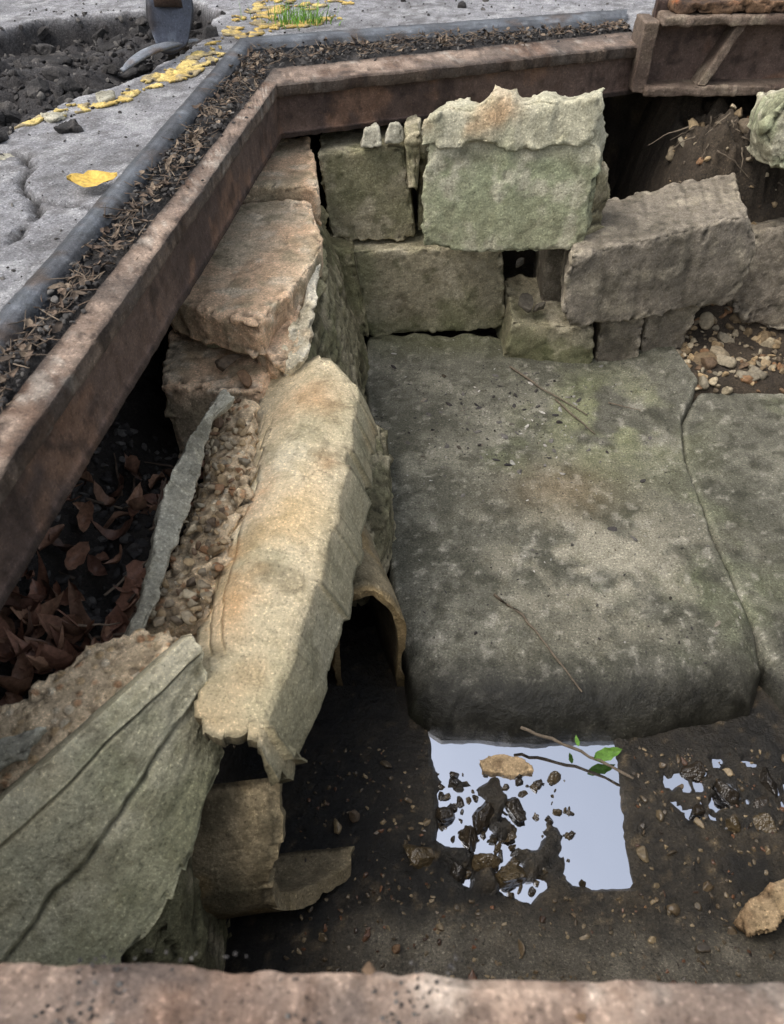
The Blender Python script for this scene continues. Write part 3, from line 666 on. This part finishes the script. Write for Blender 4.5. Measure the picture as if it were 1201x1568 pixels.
# ================================================================ stoneware pipe pieces
def sheet(name,S,nu,nv,th,mat,parent=None,rg=1,sa=40,tint=None,ej=.012,fk=.002):
    U,Vv=np.meshgrid(np.linspace(0,1,nu),np.linspace(0,1,nv),indexing='ij')
    P,N=S(U,Vv)
    x,y,z=P[...,0],P[...,1],P[...,2]
    e=np.maximum(np.maximum(sstep(.05,0,U),sstep(.95,1,U)),np.maximum(sstep(.07,0,Vv),sstep(.93,1,Vv)))
    dd=(rg*(.006*fbm(x*6,y*6,z*6,4)+.002*fbm(x*30,y*30,z*30,3))+fk*flake(x*12,y*12,z*12)-ej*e*sstep(-.1,.3,fbm(x*16,y*16,z*16,3)))[...,None]
    A=P+N*dd;Bk=P-N*(th*(1+.3*fbm(x*12,y*12,z*12,3)))[...,None]
    V=np.concatenate([A.reshape(-1,3),Bk.reshape(-1,3)]);n=nu*nv
    F=[tuple(q) for q in gridfaces(nu,nv)]+[tuple(q[::-1]+n) for q in gridfaces(nu,nv)]
    def edge(idx):
        for a,b in zip(idx[:-1],idx[1:]): F.append((a,a+n,b+n,b))
    edge([i*nv for i in range(nu)]);edge([i*nv+nv-1 for i in range(nu)][::-1]);edge(list(range(nv))[::-1]);edge([(nu-1)*nv+j for j in range(nv)])
    UV=np.column_stack([np.tile(U.ravel(),2),np.tile(Vv.ravel(),2),np.repeat([0,1],n)])
    o=meshobj(name,V,F,mat,parent,tint=(lambda P,C,R:tint(P,C,R,UV)) if tint else None);md=o.modifiers.new('e','EDGE_SPLIT');md.split_angle=math.radians(sa);return o
ty=[.62,.76,.90,1.02,1.22,1.5,1.65,1.82,1.92]
tcx=[-.385,-.37,-.35,-.33,-.295,-.262,-.25,-.24,-.235]
# left edge x-offset, right edge x-offset from the crest line
tXL=[.045,-.005,-.070,-.100,-.128,-.148,-.155,-.155,-.140]
tXR=[.190,.194,.200,.203,.205,.203,.202,.200,.075]
def S1(U,Vv):
    # a thin split shell: gently bowed crown, a firm shoulder, then a steep right flank
    Y=.675+1.245*U
    c_=np.interp(Y,ty,tcx)
    XL=np.interp(Y,ty,tXL)+.008*fbm(Y*9,0*Y,0*Y,4)+.014*flake(Y*9,0*Y,0*Y)
    XR=np.interp(Y,ty,tXR)+.007*fbm(Y*11,0*Y+5,0*Y,4)+.014*flake(Y*12,0*Y+3,0*Y)
    # arc-length style parameter: first 68% crosses the crown, rest goes down the flank
    kn=.66
    a=np.clip(Vv/kn,0,1);b=np.clip((Vv-kn)/(1-kn),0,1)
    sh=XR*.74
    xo=XL+(sh-XL)*a+(XR-sh)*b**.9
    zc=-.462-.55*np.clip(-xo+.01,0,1)**1.25*1.2-.42*np.clip(xo-.02,0,1)**1.35
    z=zc-.115*b**1.15-.012*sstep(.60,.72,Vv)
    led=sstep(.80,.95,Y)*sstep(1.75,1.5,Y)
    z=z-.014*sstep(XL+.034,XL+.030,xo)*led-.010*sstep(XL+.062,XL+.058,xo)*led
    x=c_+xo
    yl_=.030*fbm(Vv*4,0*Y,U*0,3)+.030*flake(Vv*5,0*Y,0*Y)
    y=Y+yl_*(sstep(.10,0,U)+sstep(.90,1,U))-.02*(Vv-.5)*sstep(.15,0,U)
    nx=.25*a+.75*b;N=np.stack([nx-.15,0*nx,1-.55*b],-1);N=N/np.linalg.norm(N,axis=-1)[...,None]
    return np.stack([x,y,z],-1),N
def t_shell(P,C,R,UV):
    x,y,z=P.T;n=fbm(x*7,y*7,z*7,4);vv=UV[:,1]
    for (cy,cv,sy,sv,a,c) in [(1.72,.35,.10,.2,.55,G(220,172,124)),(1.38,.15,.10,.10,.8,G(212,150,94)),(1.02,.24,.12,.14,.65,G(218,168,112)),(1.15,.10,.06,.08,.7,G(206,150,94)),(1.25,.40,.15,.2,.45,G(218,178,118)),(1.45,.55,.08,.08,.4,G(206,152,108))]:
        m=np.exp(-(((y-cy)/sy)**2+((vv-cv)/sv)**2))*sstep(-.5,.2,n);C=mixc(C,m*a,c)
    m=sstep(.55,.78,vv+.12*n);C=mixc(C,m*.6,G(146,142,114))
    m=sstep(1.0,.75,y+.2*n);C=mixc(C,m*.4,G(172,162,128))
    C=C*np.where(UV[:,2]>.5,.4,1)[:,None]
    return C,R
sheet('stoneware_pipe_half',S1,280,120,.030,M['shell'],tint=t_shell,ej=.0,fk=.0015,sa=35)
def S2(U,Vv):
    Y=1.22+.45*U;A=np.radians(-115+230*Vv);R=.108
    Zl=np.where(np.abs(A)>np.pi/2,-(np.abs(A)-np.pi/2)*R*6.4,R*np.cos(A)*1.6)
    X=np.where(np.abs(A)>np.pi/2,np.sign(A)*R,R*np.sin(A))
    x=-.068+X-.30*(Y-1.22);z=-.885+Zl-.10*(Y-1.22);y=Y+.015*fbm(Vv*8,0*Y,0*Y,3)*sstep(.1,0,U)
    N=np.stack([np.where(np.abs(A)>np.pi/2,np.sign(A),np.sin(A)),0*A,np.where(np.abs(A)>np.pi/2,0,np.cos(A))],-1)
    return np.stack([x,y,z],-1),N
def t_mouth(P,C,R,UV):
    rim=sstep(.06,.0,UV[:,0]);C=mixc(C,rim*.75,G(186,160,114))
    inner_shade=UV[:,2]*sstep(.0,.10,UV[:,0]+.03*fbm(P[:,0]*20,P[:,1]*20,P[:,2]*20,3))  # inner wall darkens with depth: the pipe's shade painted into its colour
    C=mixc(C,inner_shade*.75,G(66,53,38))
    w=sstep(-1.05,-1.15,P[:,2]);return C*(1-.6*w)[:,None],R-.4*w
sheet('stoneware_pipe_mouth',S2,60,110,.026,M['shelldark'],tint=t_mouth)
def S3(U,Vv):
    T=np.radians(70-145*Vv)
    xe=np.interp(Vv,[0,.12,.30,.50,.64,.78,.90,1],[-.24,-.225,-.245,-.262,-.235,-.165,-.10,-.095])+.010*fbm(Vv*9,0*Vv,0*Vv,4)+.016*flake(Vv*12,0*Vv,0*Vv)
    x=-.66+(xe+.66)*U;R=.262
    y=.80-R*np.cos(T)-.05*(1-U);z=-.945+R*np.sin(T)
    return np.stack([x,y,z],-1),np.stack([0*T,-np.cos(T),np.sin(T)],-1)
def t_bp(P,C,R,UV):
    rim=sstep(.95,1,UV[:,0]);C=mixc(C,rim*.6,G(184,166,130))
    w=sstep(-1.16,-1.21,P[:,2]);C=C*(1-.5*w)[:,None]
    d=UV[:,2]*sstep(1,.93,UV[:,0]);return C*(1-.35*d)[:,None],R-.3*w  # inside face darkened behind the rim: interior shadow painted into the colour
sheet('broken_pipe',S3,90,150,.040,M['shelldark'],tint=t_bp)
def S4(U,Vv):
    def bez(p,t):
        p=[np.array(q) for q in p];t=t[...,None]
        return (1-t)**2*p[0]+2*t*(1-t)*p[1]+t*t*p[2]
    top=bez([(-.405,.855,-.395),(-.64,.56,-.415),(-1.0,.12,-.44)],U)
    bot=bez([(-.345,.725,-.60),(-.35,.30,-.66),(-.78,.0,-.68)],U)
    mid=(top+bot)/2+np.array([.010,.0,.012])
    v3=Vv[...,None];P=(1-v3)**2*top+2*v3*(1-v3)*mid+v3**2*bot
    N=np.broadcast_to(np.array([.62,-.38,.68]),P.shape)
    w1=fbm(U*4,0*U,0*U,4);w2=fbm(U*5,0*U+8,0*U,4)
    Vr=Vv+.045*w1;V2=Vv+.08*w2-.10*U
    hgt=.024*sstep(.165,.140,Vr)+.014*sstep(.47,.40,V2)+.022*np.clip((.42-V2)/.35,0,1)*sstep(.140,.175,Vr)-.010*np.exp(-((V2-.44)/.02)**2)*sstep(-.3,.2,w1)
    hgt=hgt+.010*fbm(U*7,Vv*5,0*U,4)
    jag=(.014*fbm(Vv*6,U*9,0*U,4)+.022*flake(U*9,0*U,0*U))[...,None]
    P=P+N*hgt[...,None]+jag*(sstep(.05,0,U)*1.0)[...,None]*np.array([1,.6,0])+jag*(sstep(.92,1,Vv))[...,None]*np.array([.8,-.6,-.3])
    return P,N
def t_frag(P,C,R,UV):
    x,y,z=P.T;n=fbm(x*6,y*6,z*6,4)
    m=sstep(.2,.0,UV[:,1]+.1*n)*.5;C=mixc(C,m,G(214,203,176))
    m=sstep(.45,.9,UV[:,1]+.3*n)*.5;C=mixc(C,m,G(142,144,112))
    m=sstep(.1,.4,fbm(x*4,y*4,z*4+6,4));C=mixc(C,m*.45,G(212,198,160))
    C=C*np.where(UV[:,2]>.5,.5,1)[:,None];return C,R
fg=empty('ridged_pipe_fragment')
sheet('face',S4,190,170,.05,M['fragment'],fg,rg=1.2,sa=25,tint=t_frag,fk=.0006)
prism('bedding',[(-.41,.865,-.405),(-.49,.87,-.40),(-.60,.84,-.40),(-.69,.72,-.40),(-.98,.60,-.40),(-1.0,.16,-.44),(-.66,.56,-.425),(-.52,.70,-.415)],(0,0,-.3),M['pebbly'],parent=fg,a1=.010,voxel=.009,fl=.012)
solid('support',[(-.70,.75,-.68),(-.42,.70,-.68),(-.42,.42,-.72),(-.60,.3,-.70),(-.72,.75,-1.25),(-.40,.60,-1.25),(-.37,.36,-1.25),(-.7,.15,-1.25),(-.95,.2,-.72)],None,M['strata'],parent=fg,voxel=.01,a1=.03,f1=6,strata=.012,fl=.03,ff=7)
prism('slate_chip',[(-.80,.60,-.375),(-.66,.64,-.37),(-.60,.665,-.38),(-.62,.60,-.375),(-.68,.55,-.37),(-.8,.5,-.37)],(0,0,-.025),M['slate'],parent=fg,voxel=.006,a1=.005)
prism('stone_chip',[(-.80,.47,-.34),(-.67,.52,-.345),(-.655,.48,-.345),(-.67,.42,-.345),(-.8,.36,-.34)],(0,0,-.03),M['fragment'],parent=fg,voxel=.006,a1=.006)
prism('pebbly_mortar_haunch',[(-.50,1.76,-.50),(-.38,1.73,-.47),(-.37,1.46,-.48),(-.385,1.20,-.49),(-.40,.95,-.51),(-.55,.90,-.53),(-.55,1.04,-.51),(-.51,1.31,-.51),(-.51,1.57,-.51)],(0,0,-.55),M['pebbly'],voxel=.010,a1=.02,f1=8,a2=.01,jag=.012,fl=.018)
pl=[]
for _ in range(190):
    y=rng.uniform(.95,1.74);x=rng.uniform(-.53,-.39);pl.append((x,y,-.49+rng.uniform(-.005,.012),rng.uniform(.005,.017)))
stones('mortar_pebbles',pl,M['peb'],hi=1,smooth=True)
prism('slate_strip',[(-.455,1.66,-.38),(-.41,1.62,-.38),(-.465,1.55,-.40),(-.475,1.30,-.43),(-.495,1.05,-.45),(-.505,.86,-.44),(-.535,.85,-.44),(-.53,1.01,-.44),(-.538,1.21,-.41),(-.535,1.27,-.39),(-.51,1.42,-.38)],(-.02,0,-.035),M['slate'],voxel=.0045,a1=.003,a2=.001,fl=.004,ff=20,jag=.005,smooth=0,chip=.5)
solid('edge_stone',[(-.10,2.1,-.80),(-.03,2.1,-.84),(0.0,1.72,-.88),(-.05,1.52,-.88),(-.12,1.5,-.8),(-.12,2.1,-1.1),(0.0,2.1,-1.1),(.02,1.7,-1.1),(-.02,1.5,-1.1),(-.14,1.48,-1.1)],None,M['strata'],voxel=.009,a1=.02,strata=.01,fl=.02)
# ================================================================ right side rocks
solid('boulder',[(1.50,3.02,-.57),(1.75,3.0,-.55),(2.0,3.1,-.6),(1.47,3.0,-.85),(1.6,2.92,-.98),(2.0,2.95,-1.0),(1.5,3.4,-.6),(2.0,3.4,-.6),(1.5,3.4,-1.),(2.0,3.4,-1.)],None,M['blockgrey'],voxel=.012,a1=.03,f1=5,fl=.02,ff=8)
solid('mossy_rock',[(1.40,3.02,-.16),(1.46,2.98,-.02),(1.75,3.0,0.0),(1.75,2.95,-.34),(1.50,2.98,-.30),(1.45,3.25,-.1),(1.8,3.25,-.1),(1.8,3.25,-.4),(1.45,3.2,-.3)],None,M['slabgreen'],voxel=.01,a1=.02,f1=6,fl=.02,ff=9)
A=[(rng.uniform(1.2,1.95),rng.uniform(2.55,3.05)) for _ in range(330)]+[(rng.uniform(1.1,2.0),rng.uniform(3.0,3.5)) for _ in range(160)]
stones('gravel',[(x,y,z+.004,rng.uniform(.005,.024) if rng.rand()<.93 else rng.uniform(.03,.045)) for (x,y),z in zip(A,fza(A))],M['peb'],hi=1,smooth=True)
tw=[]
for _ in range(60):
    x=rng.uniform(1.0,1.8);y=rng.uniform(3.05,3.5);z=fzs(x,y)+.03;a=rng.uniform(0,6.28);L=rng.uniform(.05,.2)
    tw.append(([(x,y,z),(x+L*.5*math.cos(a),y+L*.5*math.sin(a)*.4,z-.03),(x+L*math.cos(a),y+L*math.sin(a)*.3,z-L*.5)],.004,.0015))
twigs('roots',tw,M['twig'])
# ================================================================ litter
A=[]
for _ in range(120):
    x=rng.uniform(-.88,-.56);y=rng.uniform(.75,1.7)
    if rng.rand()<.45: y=rng.uniform(.78,1.1)
    A.append((x,y))
lf=[]
for (x,y),z in zip(A,fza(A)):
    L=rng.uniform(.05,.12);lf.append((x,y,z+.02+rng.uniform(0,.03),L,L*rng.uniform(.4,.6),rng.uniform(0,6.28),rng.uniform(-.6,.6),rng.uniform(-.8,.8),rng.uniform(-1,4),rng.uniform(.2,1.2)))
leaves('dead_leaves',lf,M['leafbrown'])
A=[(rng.uniform(-.95,-.5),rng.uniform(.7,1.9)) for _ in range(700)]
stones('soil_clods',[(x,y,z+.004,rng.uniform(.004,.02)) for (x,y),z in zip(A,fza(A))],M['gran'])
tw=[]
for _ in range(26):
    x=rng.uniform(-.8,-.55);y=rng.uniform(.9,1.7);z=fzs(x,y)+.03;a=rng.uniform(0,3.14);L=rng.uniform(.08,.2)
    tw.append(([(x,y,z),(x+L*math.cos(a)*.5,y+L*math.sin(a)*.5,z+.01),(x+L*math.cos(a),y+L*math.sin(a),z+.005)],.004,.002))
twigs('dry_stems',tw,M['straw'])
def f1a(A): A=np.array(A);return f1b(A[:,0],A[:,1])
zs=lambda x,y: float(f1b(np.array([x]),np.array([y]))[0])
A=[]
for _ in range(900):
    x=rng.uniform(.0,1.1);y=rng.uniform(1.2,2.85)
    if rng.rand()<.62: x=rng.normal(.42,.24);y=rng.normal(2.38,.20)
    if sdf(np.array([x]),np.array([y]),SL)[0]<.03: continue
    A.append((x,y))
pl=[];pd=[]
for (x,y),z in zip(A,f1a(A)):
    near=y>2.0
    s=rng.uniform(.0015,.0045) if rng.rand()<(.88 if near else .97) else rng.uniform(.006,.013)
    (pl if rng.rand()<.4 else pd).append((x,y,z+.001,s))
stones('slab_grit',pl,M['bits'],flat=.25,lon=1.5);stones('slab_crumbs',pd,M['gran'],flat=.35,lon=1.6)
tl=[]
for pts,r in (([(.51,2.71),(.62,2.55),(.78,2.37)],.005),([(.67,2.48),(.74,2.34),(.79,2.25)],.004),([(.32,1.46),(.40,1.38),(.46,1.26),(.54,1.13)],.005),([(.88,2.45),(1.0,2.4)],.003)):
    tl.append(([(x,y,zs(x,y)+.010) for x,y in pts],r,r*.5))
tl.append(([(.36,1.045,-1.10),(.45,1.02,-1.12),(.55,.98,-1.14),(.66,.92,-1.15)],.005,.004))
for i,s in enumerate(tl): twigs('twig' if i==0 else 'twig.%03d'%i,[s],M['twig'])
leaves('green_leaf',[(.60,.985,-1.14,.09,.035,.3,0,.2,.3,.3),(.52,1.02,-1.13,.035,.013,1.6,0,0,.3,.2)],M['leafgreen'])
solid('driftwood_chunk',[(.80,.56,-1.10),(.90,.62,-1.07),(1.02,.68,-1.08),(1.03,.64,-1.07),(.93,.57,-1.06),(.86,.52,-1.09),(.80,.53,-1.12),(.82,.56,-1.15),(1.03,.66,-1.13)],None,M['stick2'],voxel=.005,a1=.012,f1=12,fl=.010,ff=14)
prism('flat_stone',[(.24,.985,-1.165),(.30,1.0,-1.16),(.38,.99,-1.16),(.39,.95,-1.165),(.33,.935,-1.165),(.25,.95,-1.165)],(0,0,-.03),M['stick2'],voxel=.005,a1=.006,jag=.004)
pl=[(.24,.82,-1.175,.045),(.33,.85,-1.175,.036),(.16,.70,-1.175,.04),(.30,.68,-1.175,.052),(.14,.83,-1.175,.03),(.45,.93,-1.178,.022),(.20,.76,-1.178,.036),(.38,.70,-1.175,.03),(.07,.72,-1.165,.045),(.30,.78,-1.178,.026),(.24,.70,-1.175,.04)]
for _ in range(130): 
    x=rng.uniform(.08,.48);y=rng.uniform(.62,.95);pl.append((x,y,-1.178,rng.uniform(.003,.015)))
stones('puddle_stones',pl,M['wetstone'],hi=2,smooth=True)
pl=[(.85,.95,-1.17,.035),(.92,.88,-1.175,.04),(1.03,.92,-1.17,.04),(.98,.80,-1.17,.03),(.82,.84,-1.17,.025),(.90,.80,-1.17,.03),(1.0,.86,-1.17,.03)]
stones('mud_rocks',pl,M['wetstone'],hi=2,smooth=True)
pl=[]
A=[(rng.uniform(-.25,1.3),rng.uniform(.3,1.02)) for _ in range(1300)]
sd_=sdf(np.array(A)[:,0],np.array(A)[:,1],POOL)
for (x,y),z,s in zip(A,fza(A),sd_):
    if s<-.02: pl.append((x,y,z,rng.uniform(.0025,.008) if rng.rand()<.94 else rng.uniform(.010,.020)))
stones('mud_stones',pl,M['mudpeb'],hi=1,smooth=True)
stones('pale_pebbles',[(-.10,.82,fzs(-.1,.82)+.01,.020),(.01,.50,fzs(.01,.5)+.01,.012),(.62,.60,fzs(.62,.6),.006),(.27,.56,fzs(.27,.56),.007)],M['peb'],hi=2,smooth=True)
# ================================================================ light
EL,AZ=math.radians(60),math.radians(250)
w=bpy.data.worlds.new('World');scene.world=w;w.use_nodes=True;nt=w.node_tree
bg=nt.nodes['Background'];sk=nt.nodes.new('ShaderNodeTexSky');sk.sky_type='NISHITA';sk.sun_disc=False
sk.sun_elevation=EL;sk.sun_rotation=AZ;sk.dust_density=4;sk.air_density=1.2
hs=nt.nodes.new('ShaderNodeHueSaturation');hs.inputs['Saturation'].default_value=.42;hs.inputs['Value'].default_value=1.7
nt.links.new(sk.outputs[0],hs.inputs['Color']);nt.links.new(hs.outputs[0],bg.inputs[0]);bg.inputs[1].default_value=.15
sd=bpy.data.lights.new('sun','SUN');sd.energy=1.3;sd.angle=math.radians(35);sd.color=(1,.95,.88)
so=bpy.data.objects.new('sun',sd);COL.objects.link(so)
d=Vector((math.sin(AZ)*math.cos(EL),math.cos(AZ)*math.cos(EL),math.sin(EL)))
so.rotation_euler=d.to_track_quat('Z','Y').to_euler()
# ================================================================ camera
cd=bpy.data.cameras.new('camera');cd.sensor_fit='VERTICAL';cd.sensor_height=24;cd.sensor_width=18.375;cd.lens=12/.69
cd.clip_start=.02;cd.clip_end=500;cd.dof.use_dof=True;cd.dof.focus_distance=2.4;cd.dof.aperture_fstop=3.2
co=bpy.data.objects.new('camera',cd);co.location=(0,0,.8);co.rotation_euler=(math.radians(45),0,0);COL.objects.link(co);scene.camera=co
scene.view_settings.view_transform='Standard';scene.view_settings.look='None';scene.view_settings.exposure=0
